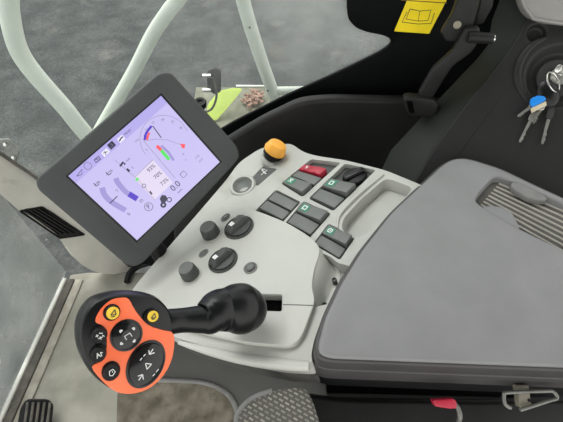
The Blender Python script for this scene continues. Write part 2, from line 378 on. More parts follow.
# mirror bracket outside at far left
OB = Pl((0, .83, 0), (0, -1, .3))
bt = thing('clamp_bracket', 'small grey metal clamp with two bolts at the left edge above the pillar', 'bracket', OB.at(8, 152))
mesh_obj('clamp_plate', prism(OB, rnd([(-8, 140), (8, 139), (19, 152), (15, 164), (9, 160), (3, 150), (-8, 150)], 2), -.008, 0), M['zinc'], bt, bevel=.002)
for u, v in ((6, 144), (14, 157)):
    mesh_obj('bolt', lathe(OB.at(u, v), OB.n, [(.006, 0), (.006, .006), (.004, .008), (0, .008)], 6), M['metal'], bt)
mesh_obj('bracket_arm', tube([OB.at(-30, 120, -.03), OB.at(-4, 145, -.02), OB.at(6, 148, -.006)], .008, smooth=4), M['zinc'], bt)

# ------------------------------------------------------------------ handrails outside the window
R1 = Pl((0, .90, 0), (0, -1, 0)); R2 = Pl((0, 1.08, 0), (0, -1, 0)); R3 = Pl((0, .95, 0), (0, -1, 0))
bm = tube([R1.at(8, -70), R1.at(8, -15), R1.at(9.5, 14), R1.at(18, 48), R1.at(34, 73), R1.at(65, 108), R1.at(80, 127), R1.at(125, 182), R1.at(140, 215)], .0205, 20, smooth=8)
tag(mesh_obj('handrail', bm, M['rail']), 'pale grey-green painted tube handrail curving down at the far left outside the window', 'handrail', 'tube handrails outside the side window')
bm = tube([R3.at(205, -60), R3.at(184, -10), R3.at(168, 12), R3.at(152, 36), R3.at(134, 71), R3.at(113, 107), R3.at(88, 150)], .0162, 20, smooth=8)
tag(mesh_obj('handrail', bm, M['rail']), 'straight pale grey-green tube handrail slanting down behind the top of the monitor', 'handrail', 'tube handrails outside the side window')
rt = thing('handrail', 'thinner pale tube rail dropping to a right-angle joint behind the lime green panel', 'handrail', R2.at(275, 92), 'tube handrails outside the side window')
mesh_obj('upright_tube', tube([R2.at(236, -40), R2.at(243, 0), R2.at(258, 50), R2.at(275, 98)], .0178, 20, smooth=6), M['rail'], rt)
mesh_obj('cross_tube', tube([R2.at(273, 91), R2.at(300, 90.5), R2.at(360, 90)], .0125, 16), M['rail'], rt)
mesh_obj('rivet', lathe(R2.at(250, 24)+V((0, -.0175, 0)), (0, -1, .1), [(.003, 0), (.003, .002), (0, .003)], 10), M['zinc'], rt)
mesh_obj('rivet', lathe(R2.at(268, 87)+V((0, -.0175, 0)), (0, -1, .1), [(.003, 0), (.003, .002), (0, .003)], 10), M['zinc'], rt)

# ------------------------------------------------------------------ entry platform, lime panel, bracket, wood chips outside
PF = Pl((0, 0, -.12), (0, 0, 1))
bm = prism(PF, [(196, 87), (330, 86.5), (330, 200), (180, 200)], -.03, 0)
tag(mesh_obj('entry_platform', bm, M['plat'], bevel=.003), 'muddy olive-grey step platform below the rail joint outside', 'platform')
ep = prism(PF, [(236, 85.6), (272, 86), (272, 87.1), (236, 87.2)], .001, .006)
tag(mesh_obj('platform_edge', ep, M['rail'], bevel=.002), 'thin pale metal edge strip at the far side of the muddy platform', 'edge strip')
LM = Pl(V(PF.at(225, 105))+V((0, 0, .17)), (.2, -.75, .6))
bm = prism(LM, rnd([(208, 104), (219, 91), (232, 88), (243, 88.5), (236, 98), (216, 121), (206, 118)], 3), -.02, 0)
tag(mesh_obj('fender_panel', bm, M['lime'], bevel=.004), 'lime green curved body panel outside beyond the right corner of the monitor', 'body panel')
WB = Pl((0, .788, .5), (0, -1, 0))
wt = thing('wiper_bracket', 'dark metal bracket with two silver bolts outside above the monitor corner', 'bracket', WB.at(213, 84))
mesh_obj('bracket_plate', prism(WB, rnd([(207, 72), (215, 68.5), (221, 72), (221, 92), (215, 95), (207, 90)], 2), -.01, 0), M['panel2'], wt, bevel=.002)
for v in (75, 89.5):
    mesh_obj('bolt', tube([WB.at(203, v, .003), WB.at(211, v, .003)], .004, 8), M['metal'], wt)
mesh_obj('cable', tube([WB.at(213, 76, .006), WB.at(217, 92, .008), WB.at(213, 106, .006), WB.at(206, 112, 0)], .0025, 8, smooth=6), M['gasket'], wt)
bm = lathe(WB.at(201.5, 96.5, .022), cam2w(.0, .45, .9), [(.008, -.014), (.012, -.01), (.0135, 0), (.0115, .004), (.006, .003), (.005, 0), (0, 0)], 28)
tag(mesh_obj('rubber_stop', bm, M['black']), 'round black rubber stop between the monitor corner and the lime green panel', 'rubber stop')
bm = bmesh.new()
for k in range(110):
    c = PF.at(random.gauss(253, 5), random.gauss(102, 3.5), .014+random.random()*.02)
    d = V((random.uniform(-1, 1), random.uniform(-1, 1), random.uniform(-.12, .12))).normalized()
    box(c, d, d.cross(V((0, 0, 1))), d.cross(d.cross(V((0, 0, 1)))), random.uniform(.008, .026), random.uniform(.006, .014), .005, bm)
tag(mesh_obj('wood_chips', bm, M['bark']), 'loose pile of reddish dry wood chips on the muddy platform', 'wood chips', kind='stuff')

# ------------------------------------------------------------------ rear trim panel with the ignition, upper right
RP = Pl(atd(540, 80, .705), cam2w(-.18, -.02, .98))
def rpd(u, v): return (RP.at(u, v)-CAM).dot(FW)
crease = [(548, -40), (533, 5), (521, 30), (507, 52), (490, 74), (461, 110), (431, 152), (409, 190), (399, 240)]
left = [(512, -40), (500, 0), (492, 20), (488, 45), (476, 60), (434, 104), (391, 150), (372, 190), (366, 240)]
back = [.012, .014, .02, .03, .04, .06, .07, .07, .07]
rows = [[(*l, rpd(*c_)+k), (*c_, rpd(*c_)+.002), (c_[0]+30, c_[1], rpd(*c_)+.02)] for l, c_, k in zip(left, crease, back)]
tag(sheet([r[:2] for r in rows], M['panel2'], 'wall_rear_corner', .012, smooth=30), kind='structure')
pp = crease+[(900, 250), (900, -60)]
ic = RP.at(560, 76)
ct = [cutter(lathe(RP.at(537, 33, -.012), RP.n, [(RP.px(537, 33, 8), 0), (RP.px(537, 33, 9.5), .02)], 32)),
      cutter(lathe(RP.at(560, 76, -.016), RP.n, [(RP.px(560, 76, 25), 0), (RP.px(560, 76, 33), .018)], 48))]
tag(mesh_obj('wall_rear', prism(RP, rnd(pp, 10), -.03, 0), M['panel'], bevel=.004, seg=4, cut=ct), kind='structure'); drop(ct)
# raised ring around the ignition
pr = RP.px(560, 76, 1)
bm = bmesh.new(); lathe(ic+RP.n*-.0155, RP.n, [(pr*19, 0), (pr*19, .004), (pr*17, .007), (pr*10, .007), (pr*10, .0), ], 40, bm=bm)
ig = thing('ignition_switch', 'round ignition switch recessed in the dark rear panel holding the keys', 'ignition', ic+RP.n*-.0155)
mesh_obj('escutcheon', bm, M['rim'], ig)
mesh_obj('lock_barrel', lathe(ic+RP.n*-.009, RP.n, [(pr*9, 0), (pr*9, .006), (pr*8, .008), (pr*2.5, .008), (pr*2.5, .005), (0, .005)], 32), M['metal'], ig)
# raised fold left of the ignition
bm = tube([RP.at(556, 34, -.004), RP.at(534, 44, -.003), RP.at(520, 62, -.002), RP.at(518, 82, -.002), RP.at(528, 100, -.004), RP.at(545, 112, -.006)], [.002, .006, .008, .007, .005, .002], 16, smooth=6)
tag(mesh_obj('trim_4', bm, M['panel']), kind='structure')
# warm grey panel in the top right corner
bp = [(512, -50), (520, 0), (525, 11), (532, 18.5), (545, 23), (640, 34), (640, -50)]
BG = Pl(atd(545, 10, .69), cam2w(-.15, -.25, .95))
tag(mesh_obj('wall_rear_upper', prism(BG, rnd(bp, 4), -.02, 0), M['beige'], bevel=.004), kind='structure')
bm = tube([BG.at(513, -40, .002), BG.at(521, -2, .002), BG.at(530, 15, .002), BG.at(545, 21.5, .002), BG.at(640, 33, .002)], .0025, 10, smooth=5)
tag(mesh_obj('trim_5', bm, M['beige']), kind='structure')

# keys
kg = 'keys hanging from the ignition'
K0 = ic+RP.n*.004
def keything(name, label, head_px, tip_px, h, hw, col, bladecol, group=kg, black=False):
    A = RP.at(*head_px, h); B = RP.at(*tip_px, h); d = (B-A).normalized(); s = d.cross(RP.n).normalized(); L = (B-A).length
    n = (RP.n+s*.25).normalized(); s = n.cross(d).normalized()
    t = thing(name, label, 'key', A, group)
    hw *= .72; hl = min(.33*L, .02)
    c = [A-s*hw*.6, A-s*hw+d*hl*.3, A-s*hw+d*hl*.8, A-s*hw*.4+d*hl, A+s*hw*.4+d*hl, A+s*hw+d*hl*.8, A+s*hw+d*hl*.3, A+s*hw*.6]
    bm = bmesh.new(); bm_poly(bm, [p+n*.002 for p in c], [p-n*.002 for p in c]); mesh_obj('bow', bm, M[col], t, bevel=.001)
    bl = [A+d*hl-s*.0026, A+d*L*.96-s*.0026, B, A+d*L*.96+s*.0014]
    for k in range(5):
        u = .9-.1*k; bl.append(A+d*(hl+(L-hl)*u)+s*(.0026 if k % 2 else .0012))
    bl.append(A+d*hl+s*.0026)
    bm = bmesh.new(); bm_poly(bm, [p+n*.001 for p in bl], [p-n*.001 for p in bl]); mesh_obj('blade', bm, M[bladecol], t)
keything('key', 'silver key stuck in the ignition with a bow at the right edge of the frame', (552, 70), (566, 78), .014, .009, 'metal', 'metal')
tr_ = bmesh.new(); rc = RP.at(550, 84, .012)
x, y, n = basis(cam2w(.5, .2, .85)); pts = [rc+x*math.cos(a)*.017+y*math.sin(a)*.017 for a in [2*math.pi*k/28 for k in range(29)]]
tube(pts, .0012, 8, tr_); tag(mesh_obj('key_ring', tr_, M['metal']), 'thin steel split ring holding the bunch of keys below the ignition', 'key ring')
keything('key', 'long silver key hanging lowest at the left of the bunch', (534, 112), (519, 143), .004, .007, 'zinc', 'metal')
keything('key', 'silver key pointing straight down in the right of the bunch', (550, 108), (541, 145), .006, .007, 'rim', 'metal')
keything('key', 'short dark key poking out left below the blue key cover', (533, 105), (516, 118), .008, .006, 'zinc', 'zinc')
keything('key', 'small key in the middle of the bunch behind the black fob', (543, 104), (533, 124), .002, .006, 'metal', 'metal')
fb = thing('key_fob', 'oval black rubber key fob hanging from the ignition ring', 'key fob', RP.at(545, 95, .012), kg)
mesh_obj('fob_body', lathe(RP.at(546, 95, .010), RP.n, [(.001, -.004), (.012, -.003), (.016, 0), (.012, .004), (0, .005)], 28, sy=1.35, xd=cam2w(.95, .3, 0)), M['softblack'], fb)
bt2 = thing('key_tag', 'blue and cream plastic key tag at the left of the key bunch', 'key tag', RP.at(536, 103, .014), kg)
mesh_obj('blue_cover', prism(RP.off(.012), rnd([(529, 104), (530, 99), (537, 96), (544, 97), (545, 101), (531, 108)], 2), 0, .005), M['blue'], bt2, bevel=.001)
mesh_obj('cream_base', prism(RP.off(.012), rnd([(530, 108.5), (545, 101.5), (546, 106), (531, 113.5)], 1), 0, .004), M['cream'], bt2, bevel=.001)
# ------------------------------------------------------------------ window latch arm
LA = Pl((.25, GY-.105, .72), (-.1, -1, .1))
la = thing('latch_arm', 'black jointed window latch arm hanging beside the yellow sticker with a square foot', 'latch', LA.at(430, 100))
mesh_obj('upper_link', prism(LA, rnd([(470, -40), (489, -40), (478, 10), (472, 30), (462, 42), (446, 42), (441, 34), (453, 14)], 4), -.014, 0), M['latch'], la, bevel=.003)
mesh_obj('lower_link', prism(LA, rnd([(464, 26), (478, 24), (480, 36), (470, 50), (451, 64), (431, 96), (420, 100), (417, 92), (432, 66), (452, 48)], 4), -.002, .012), M['latch'], la, bevel=.004)
mesh_obj('foot', prism(LA, rnd([(402, 93), (408, 91), (432, 94), (437, 99), (434, 109), (430, 111), (409, 110), (404, 105)], 3), .002, .022), M['latch'], la, bevel=.003)
mesh_obj('foot_hollow_shade', prism(LA, rnd([(405, 94.5), (411, 94.5), (413.5, 107), (408, 107)], 1.5), .020, .0225), M['slot'], la, bevel=.001)  # black plate paints the shade inside the hollow foot
mesh_obj('pivot_pin', tube([LA.at(466, 33, .016), LA.at(490, 34.5, .016)], .0085, 16), M['latch'], la, bevel=.001)
mesh_obj('pin_tip', tube([LA.at(490.2, 34.5, .016), LA.at(491.8, 34.6, .016)], .0055, 14), M['metal'], la)
mesh_obj('bolt_head', lathe(LA.at(457, 24.5, 0), LA.n, [(.0062, 0), (.0062, .003), (.0045, .0045), (0, .0045)], 20), M['tan'], la)
mesh_obj('post', prism(LA, [(482, -40), (500, -40), (496, 10), (486, 28), (476, 30), (482, 8)], -.03, -.016), M['latch'], la, bevel=.003)
# yellow handbook sticker
sk = thing('warning_sticker', 'yellow handbook sticker on the black window border at the top', 'sticker', SW.at(420, 15))
mesh_obj('sticker_sheet', prism(SW, rnd([(407, -12), (450, -12), (446.5, 0), (429, 33.5), (394, 31), (407, 0)], 1), .0005, .0012), M['sticker'], sk)
S2 = SW.off(.0013); bm = bmesh.new()
for q in ([(410, 9), (420, 11), (418, 21), (406, 19), (410, 9)], [(420, 11), (431, 10), (428, 20.5), (418, 21)], [(407, 12), (402, 22), (418, 24), (431, 23.5), (434.5, 13)], [(401, 0), (447, 3)]):
    stroke(S2, q, .0014, 0, bm)
mesh_obj('open_book_symbol', bm, M['brown'], sk)

# ------------------------------------------------------------------ control console
con = thing('control_console', 'pale grey plastic control console with knobs and switches between the monitor and armrest', 'control console', V((CON.at(240, 260).x, CON.at(240, 260).y, CON.at(240, 260).z-.12)))
out = [(128, 298), (134, 287), (150, 268), (172, 243), (198, 213), (228, 178), (238, 163), (258, 149.5), (266, 147), (286, 143.5), (293, 144.5), (303, 152), (317, 156), (345, 160), (385, 170), (424, 186), (424, 190), (403, 202.5), (377, 233), (355, 261), (337.5, 289), (322.5, 317), (314, 340), (311, 356), (313, 364), (282, 363), (240, 356), (205, 346), (176, 338), (150, 320)]
wells = [[(311, 159), (341, 162.5), (302.5, 197), (281, 183.5)], [(276, 189.5), (301, 202), (279, 226), (253, 213)],
         [(345, 163.5), (376, 170), (333.5, 211), (308.5, 198.5)], [(303.5, 201), (331, 213.5), (308, 240), (283, 226)],
         [(328.5, 223.5), (355, 237.5), (340, 260), (313, 244)]]
cuts = [cutter(prism(CON, rnd(q, 2.5, 3), -.011, .02)) for q in wells]
cuts.append(cutter(prism(CON, rnd([(387, 176), (416, 187), (397, 207), (368, 234), (355, 240), (340, 232), (341, 220), (360, 199)], 7), -.022, .02, taper=.90)))
cuts.append(cutter(prism(CON.off(.009), rnd([(248, 294), (282, 294.5), (281.5, 311), (248, 310)], 2), -.054, .02)))
cuts.append(cutter(prism(CON, rnd([(322, 253), (331, 257), (338, 263), (350, 266), (345, 282), (333, 303), (314, 307), (309, 290), (312, 270)], 3), -.0215, .02)))
cuts.append(cutter(prism(CON, rnd([(250, 180), (263, 166), (277, 169), (257, 186)], 1.5), -.002, .02)))
body = mesh_obj('console_body', prism(CON, rnd(out, 9), -.028, 0), M['console'], con, bevel=.0045, seg=4, cut=cuts); drop(cuts)
for i, q in enumerate(wells):
    mesh_obj('switch_well', prism(CON, rnd(q, 2.5, 3), -.0112, -.0095), M['well'], con)
mesh_obj('tray_liner', prism(CON, rnd([(384, 180), (411, 189), (393, 208), (366, 231), (355, 236), (345, 230), (347, 221), (363, 202)], 6), -.0225, -.020), M['console'], con)
ub = [(132, 300), (150, 274), (172, 249), (200, 215), (232, 178), (250, 160), (300, 158), (385, 175), (408, 190), (390, 212), (350, 268), (320, 320), (309, 356), (311, 362), (282, 361), (240, 353), (205, 343), (176, 334), (152, 318)]
ct = [cutter(prism(CON.off(.009), rnd([(248, 294), (282, 294.5), (281.5, 311), (248, 310)], 2), -.054, .02))]
mesh_obj('lower_body', prism(CON, rnd(ub, 9), -.06, -.0285), M['apron'], con, bevel=.003, cut=ct); drop(ct)
# raised smooth cover carrying the dials
cv = [(141, 300), (148, 283), (170, 258), (196, 228), (214, 209), (224, 206), (258, 214), (288, 226), (311, 240), (321, 250), (321, 258), (316, 272), (313, 290), (317, 304), (312, 318), (304, 340), (294, 350), (250, 346), (205, 336), (176, 328)]
cc = [cutter(prism(CON.off(.009), rnd([(248, 294), (282, 294.5), (281.5, 311), (248, 310)], 2), -.054, .02))]
mesh_obj('console_cover', prism(CON, rnd(cv, 9), .0002, .009), M['cover'], con, bevel=.007, seg=5, cut=cc, limit=50); drop(cc)
SL = [(322, 251), (322, 257), (319, 265), (316, 275), (314, 285), (314, 295), (316, 304)]; SR = [(329, 254), (337, 262), (338, 268), (335, 278), (331, 288), (326, 297), (321, 306)]
bm = bmesh.new(); G = []
for a, b in zip(SL, SR):
    G.append([bm.verts.new(CON.at(a[0]-2+(b[0]-a[0]+2)*q, a[1]+(b[1]-a[1])*q)+CON.n*(.0088-.029*min(1, q*1.5)**1.25)) for q in (0, .15, .3, .5, .7, .85, 1)]
             )
for a, b in zip(G, G[1:]):
    for i in range(6): bm.faces.new((a[i], a[i+1], b[i+1], b[i]))
mesh_obj('cover_slope', bm, M['cover'], con, solid=.003, smooth=60)
CT = CON.off(.0092)
mesh_obj('seam', stroke(CT, [(283, 304.5), (300, 305), (315, 305.5)], .001, 0, t=.0002), M['well'], con)
mesh_obj('slot_shade_fill', prism(CON.off(.009), rnd([(248.3, 294.3), (281.7, 294.8), (281.2, 310.7), (248.3, 309.7)], 2), -.050, -.014), M['slot'], con)  # block fills the slot, its inner shade put into the colour
# rolled lower lip and right rib
mesh_obj('lower_lip', tube([CON.at(178, 341, -.004), CON.at(210, 350, -.004), CON.at(245, 358, -.004), CON.at(285, 363, -.004), CON.at(309, 364.5, -.004)], [.003, .006, .007, .007, .006], 14, smooth=5), M['cover'], con)
mesh_obj('tray_rib', tube([CON.at(338, 228, .001), CON.at(340, 216, .003), CON.at(358, 197, .004), CON.at(384, 175, .002)], [.001, .002, .002, .001], 12, smooth=6), M['cover'], con)
for u, v in ((332.5, 274.5), (322.5, 299.5)):
    mesh_obj('screw_recess', lathe(CON.at(u, v, -.0145), CON.n, [(.0036, -.008), (.0036, .003), (.0026, .0032), (.002, .001), (0, .001)], 20), M['well'], con)
# dark gap strip on the monitor side, shows the lower shell
mesh_obj('lower_shell', prism(CON, rnd([(126, 296), (140, 276), (170, 240), (200, 205), (232, 168), (244, 176), (200, 226), (160, 272), (142, 300)], 6), -.085, -.052), M['apron'], con, bevel=.004)
# console side below the lip
AP = Pl((0, CON.at(240, 357).y+.025, 0), (0, -1, .05))
mesh_obj('side_panel', prism(AP, rnd([(140, 320), (180, 338), (240, 354), (322, 362), (332, 430), (250, 430), (238, 410), (232, 396), (221, 386), (205, 379.5), (165, 377), (140, 372)], 6), -.03, 0), M['apron'], con, bevel=.004)
mesh_obj('side_panel_edge', tube([AP.at(150, 378, .002), AP.at(198, 380, .002), AP.at(220, 387, .002), AP.at(232, 398, .002), AP.at(238, 414, .002), AP.at(242, 430, .002)], .005, 12, smooth=6), M['tab'], con)
mesh_obj('pedestal', box(V((-.01, AP.o.y+.14, .28)), (1, 0, 0), (0, 1, 0), (0, 0, 1), .10, .16, .56), M['rim'], con, bevel=.01)

# rockers
def qp(q, s, t, h):
    P = [CON.at(*p) for p in q]
    return (P[0]*(1-s)+P[1]*s)*(1-t)+(P[3]*(1-s)+P[2]*s)*t + CON.n*h
def rocker(q, t0, t1, kind, label, s0=.05, s1=.95):
    base = -.0093
    o = thing('rocker_switch', label, 'switch', qp(q, .5, (t0+t1)/2, base), 'rocker switches on the console')
    if kind == 'blank': hs = [(s0, .001), ((s0+s1)/2, .0015), (s1, .001)]
    elif kind == 'red': hs = [(s0, .003), (s0+.42, .004), (s0+.6, .0055), (s1, .0035)]
    else: hs = [(s0, .0025), (s0+.33, .0035), (s1, .008)]
    bm = bmesh.new(); T = [[bm.verts.new(qp(q, s, t, h)) for s, h in hs] for t in (t0+.02, t1-.02)]
    B = [[bm.verts.new(qp(q, s, t, base)) for s, h in hs] for t in (t0+.02, t1-.02)]
    n = len(hs)
    for i in range(n-1):
        bm.faces.new((T[0][i], T[0][i+1], T[1][i+1], T[1][i])); bm.faces.new((B[0][i], B[1][i], B[1][i+1], B[0][i+1]))
        for r in (0, 1): bm.faces.new((T[r][i], T[r][i+1], B[r][i+1], B[r][i]))
    for i in (0, n-1): bm.faces.new((T[0][i], T[1][i], B[1][i], B[0][i]))
    mesh_obj('rocker_body' if kind != 'blank' else 'blank_plate', bm, M['red'] if kind == 'red' else M['rocker'], o, bevel=.0012, seg=2)
    if kind not in ('blank',):
        a, b = s0+.06, s0+.33; m0, m1 = t0+(t1-t0)*.2, t0+(t1-t0)*.8
        hh = (lambda s: .0003+(hs[0][1]+(hs[1][1]-hs[0][1])*(s-s0)/(hs[1][0]-s0)))
        q4 = [qp(q, a, m0, hh(a)), qp(q, b, m0, hh(b)), qp(q, b, m1, hh(b)), qp(q, a, m1, hh(a))]
        bm = bmesh.new(); bm_poly(bm, [p+CON.n*.0003 for p in q4], q4)
        mesh_obj('symbol_window', bm, M['green'] if kind != 'red' else M['scarlet'], o)
        x = (q4[1]-q4[0]).normalized(); y = (q4[0]-q4[3]).normalized(); y = (y-x*y.dot(x)).normalized(); z = x.cross(y)
        c = sum(q4, V((0, 0, 0)))/4+CON.n*.0008; bm = bmesh.new(); u = (q4[0]-q4[3]).length
        def bar(cx, cy, w_, h_, r=0):
            X = x*math.cos(r)+y*math.sin(r); Y = z.cross(X); box(c+x*cx*u+y*cy*u, X, Y, z, w_*u, h_*u, .0003, bm)
        if kind == 'x': bar(0, 0, .8, .13, .8); bar(0, 0, .8, .13, -.8); bar(0, .3, .3, .1)
        elif kind == 'arrows': bar(-.2, 0, .12, .6); bar(.2, 0, .12, .6); bar(0, .25, .5, .12); bar(0, -.25, .3, .12)
        elif kind == 'box': bar(0, .25, .6, .12); bar(0, -.25, .6, .12); bar(-.25, 0, .12, .5); bar(.25, 0, .12, .5)
        elif kind == 'gear': bar(0, .25, .5, .14); bar(0, -.25, .5, .14); bar(-.28, 0, .14, .4); bar(.28, 0, .14, .4); bar(0, 0, .14, .14)
        else: bar(0, .2, .5, .14); bar(0, -.1, .14, .5); bar(.2, -.1, .14, .3)
        mesh_obj('symbol', bm, M['white'], o)
W = wells
rocker(W[0], .24, .46, 'red', 'red rocker switch at the top of the left switch column', .05, .84)
rocker(W[0], .46, .70, 'blank', 'blank charcoal switch plate between the red rocker and a green-marked rocker')
rocker(W[0], .70, .98, 'x', 'charcoal rocker with a green crossed symbol two places below the red rocker')
rocker(W[1], .06, .42, 'blank', 'upper blank charcoal plate in the lower left switch well')
rocker(W[1], .44, .80, 'blank', 'lower blank charcoal plate in the lower left switch well')
rocker(W[2], .42, .68, 'arrows', 'charcoal rocker with a green symbol directly below the black rotary dial')
rocker(W[2], .70, .97, 'blank', 'blank charcoal plate below the green-marked rocker under the rotary dial')
rocker(W[3], .02, .42, 'box', 'charcoal rocker with a green square symbol in the middle switch well')
rocker(W[3], .44, .86, 'blank', 'blank charcoal plate in the middle switch well under the square symbol rocker')
rocker(W[4], .04, .50, 'gear', 'charcoal rocker with a green ring symbol in the well nearest the armrest')
rocker(W[4], .53, .97, 'blank', 'blank charcoal plate in the switch well nearest the armrest')
# rotary dial in the top right well
c = qp(W[2], .55, .20, -.0080); r0 = CON.px(352, 177, 12.5)
dt = thing('rotary_dial', 'glossy black rotary dial in the top right switch well', 'dial', c)
mesh_obj('dial_base', lathe(c, CON.n, [(r0, 0), (r0, .003), (r0*.9, .006), (r0*.6, .0075), (0, .008)], 36), M['black'], dt)
gx = (CON.at(362, 172)-CON.at(340, 183)).normalized()
mesh_obj('grip', box(c+CON.n*.0095, gx, CON.n.cross(gx), CON.n, r0*1.8, r0*.6, .007), M['gloss'], dt, bevel=.003, seg=4)
mesh_obj('scale_mark', stroke(CON.off(-.009), [(338, 184), (336, 187)], .002, 0), M['white'], dt)
for a, b in (((348, 165.5), (346, 167.5)), ((342, 170.5), (340, 172)), ((346, 190), (351, 191))): mesh_obj('scale_mark', stroke(CON.off(-.009), [a, b], .0018, 0), M['white'], dt)
# two large dials
for (u, v), lab in (((239, 227.5), 'large charcoal dial with white mark, the upper one nearer the yellow knob'), ((223, 260.5), 'large charcoal dial with white mark, the lower one nearer the joystick grip')):
    r = CON.px(u, v, 15.2); c = CT.at(u, v); t = thing('rotary_dial', lab, 'dial', c, 'large dials on the console cover')
    mesh_obj('dial_base', lathe(c, CON.n, [(r, 0), (r, .0015), (r*.93, .003), (r*.86, .0012), (r*.82, .0012), (r*.8, .004), (0, .004)], 40), M['knob'], t)
    gx = (CON.at(u+9, v-8)-CON.at(u-9, v+8)).normalized(); gy = CON.n.cross(gx)
    bm = bmesh.new(); c2 = c+gy*r*.1
    pr_ = [(-.80, .006), (-.5, .012), (.45, .015), (.80, .008)]
    T = [c2+gx*r*a for a, h in pr_]
    top = []; bmv = []
    for sgn in (-1, 1):
        top.append([bm.verts.new(T[i]+gy*sgn*r*.26+CON.n*pr_[i][1]) for i in range(4)]); bmv.append([bm.verts.new(T[i]+gy*sgn*r*.38+CON.n*.003) for i in range(4)])
    for i in range(3):
        bm.faces.new((top[0][i], top[0][i+1], top[1][i+1], top[1][i])); bm.faces.new((bmv[0][i], bmv[1][i], bmv[1][i+1], bmv[0][i+1]))
        for k in (0, 1): bm.faces.new((top[k][i], top[k][i+1], bmv[k][i+1], bmv[k][i]))
    for i in (0, 3): bm.faces.new((top[0][i], top[1][i], bmv[1][i], bmv[0][i]))
    mesh_obj('grip', bm, M['knob'], t, bevel=.002, seg=3)
    wm = c2+gx*r*.0+gy*r*.08
    mesh_obj('white_mark', box(c2-gx*r*.30+CON.n*.0143, gx, gy, CON.n, r*.30, r*.30, .001), M['white'], t)
# two small knobs
for (u, v), lab in (((211.5, 234), 'small ribbed charcoal knob left of the upper large dial'), ((191, 275), 'small ribbed charcoal knob left of the lower large dial')):
    r = CON.px(u, v, 9.2); c = CT.at(u, v)
    t = thing('small_knob', lab, 'knob', c, 'small knobs on the console cover')
    mesh_obj('knob_body', lathe(c, CON.n, [(r, 0), (r*1.0, .003), (r*.9, .016), (r*.82, .018)], 44, knurl=-.035), M['knob'], t)
    mesh_obj('knob_cap', lathe(c+CON.n*.018, CON.n, [(r*.82, 0), (r*.78, .0012), (0, .0012)], 32), M['rocker'], t)
    mesh_obj('collar', lathe(c, CON.n, [(r*1.18, 0), (r*1.18, .0008), (0, .0008)], 32), M['cover'], t)
for (u, v), lab in (((225.5, 217.5), 'small oval indicator button above the upper large dial'), ((203.5, 253.5), 'small oval indicator button above the lower large dial')):
    r = CON.px(u, v, 5.5); c = CT.at(u, v); t = thing('indicator_button', lab, 'button', c, 'oval buttons beside the dials')
    gx = (CON.at(u+9, v-8)-CON.at(u-9, v+8)).normalized()
    mesh_obj('rim', lathe(c, CON.n, [(r, 0), (r, .0015), (r*.8, .002), (r*.7, .0006), (0, .0006)], 28, sy=.62, xd=gx), M['tab'], t)
    mesh_obj('cap', lathe(c+CON.n*.0008, CON.n, [(r*.6, 0), (r*.5, .0015), (0, .002)], 24, sy=.6, xd=gx), M['rocker'], t)
u, v = 250.5, 268; r = CON.px(u, v, 7); c = CT.at(u, v)
t = thing('push_button', 'round grey push button right of the lower large dial', 'button', c)
mesh_obj('rim', lathe(c, CON.n, [(r, 0), (r, .001), (r*.85, .0015), (r*.75, .0004), (0, .0004)], 32), M['tab'], t)
mesh_obj('cap', lathe(c+CON.n*.0005, CON.n, [(r*.68, 0), (r*.62, .003), (r*.45, .0042), (0, .0044)], 30), M['rocker'], t)
# socket ring
u, v = 243, 186.5; r = CON.px(u, v, 13.5); ax = (CON.n+cam2w(0, 0, 1)*.35).normalized(); c = CON.at(u, v)+ax*.001
t = thing('socket_ring', 'round open socket with a raised pale rim beside the monitor', 'socket', c)
mesh_obj('rim', lathe(c-ax*.006, ax, [(r*1.12, -.006), (r, .008), (r*.9, .0105), (r*.75, .0105), (r*.68, .006), (r*.66, .004), (0, .004)], 44), M['console'], t)
mesh_obj('socket_bowl', lathe(c-ax*.0015, ax, [(r*.66, 0), (r*.66, .004), (r*.6, .0044), (r*.45, .002), (0, .001)], 36), M['rocker'], t)
# label plate beside it
t = thing('symbol_plate', 'dark diamond-shaped plate with a white symbol between socket and yellow knob', 'plate', CON.at(262, 176))
mesh_obj('plate', prism(CON, rnd([(250, 181), (263, 166.5), (277, 169), (257.5, 186)], 1.5), -.0019, .0004), M['well'], t)
bm = bmesh.new(); PP = CON.off(.0006)
stroke(PP, [(262, 170), (266, 174)], .002, 0, bm); stroke(PP, [(267, 170), (261, 175)], .0015, 0, bm); stroke(PP, [(261, 169), (265, 169.5)], .0015, 0, bm)
mesh_obj('symbol', bm, M['white'], t)
# yellow knob
b0 = CON.at(269.5, 160); tp = atd(279.5, 142, (CON.at(268, 162)-CAM).dot(FW)-.022); ax = (tp-b0).normalized()
k = CON.px(266, 162, 1)
t = thing('push_pull_knob', 'amber yellow mushroom knob on a black neck at the top of the console', 'knob', b0)
mesh_obj('base_ring', lathe(b0-ax*.0015, ax, [(k*10.5, 0), (k*10, .005), (k*9, .007), (k*7, .007), (k*6, .005), (0, .005)], 36), M['console'], t)
mesh_obj('neck', lathe(b0, ax, [(k*7, 0), (k*7.5, .008), (k*10, .013), (k*10, .018), (k*9, .020)], 36), M['black'], t)
mesh_obj('cap', lathe(b0+ax*.0195, ax, [(k*9.5, 0), (k*11, .002), (k*11.2, .006), (k*9.0, .018), (k*8.0, .020), (0, .0202)], 40), M['amber'], t, bevel=.0008)

# ------------------------------------------------------------------ joystick
JN = cam2w(.56, .03, .83)
JP = Pl(atd(127, 342, .43), JN)
js = thing('joystick', 'black joystick with an orange button face reaching left from the console slot', 'joystick', CON.at(262, 305, .009))
head = catmull([(82, 352), (81, 325), (93, 304), (112, 296), (135, 294.5), (158, 299), (172, 315), (174, 342), (167, 364), (152, 382), (132, 393), (112, 390), (94, 375)], 5, closed=True)
head = [tuple(p) for p in head]
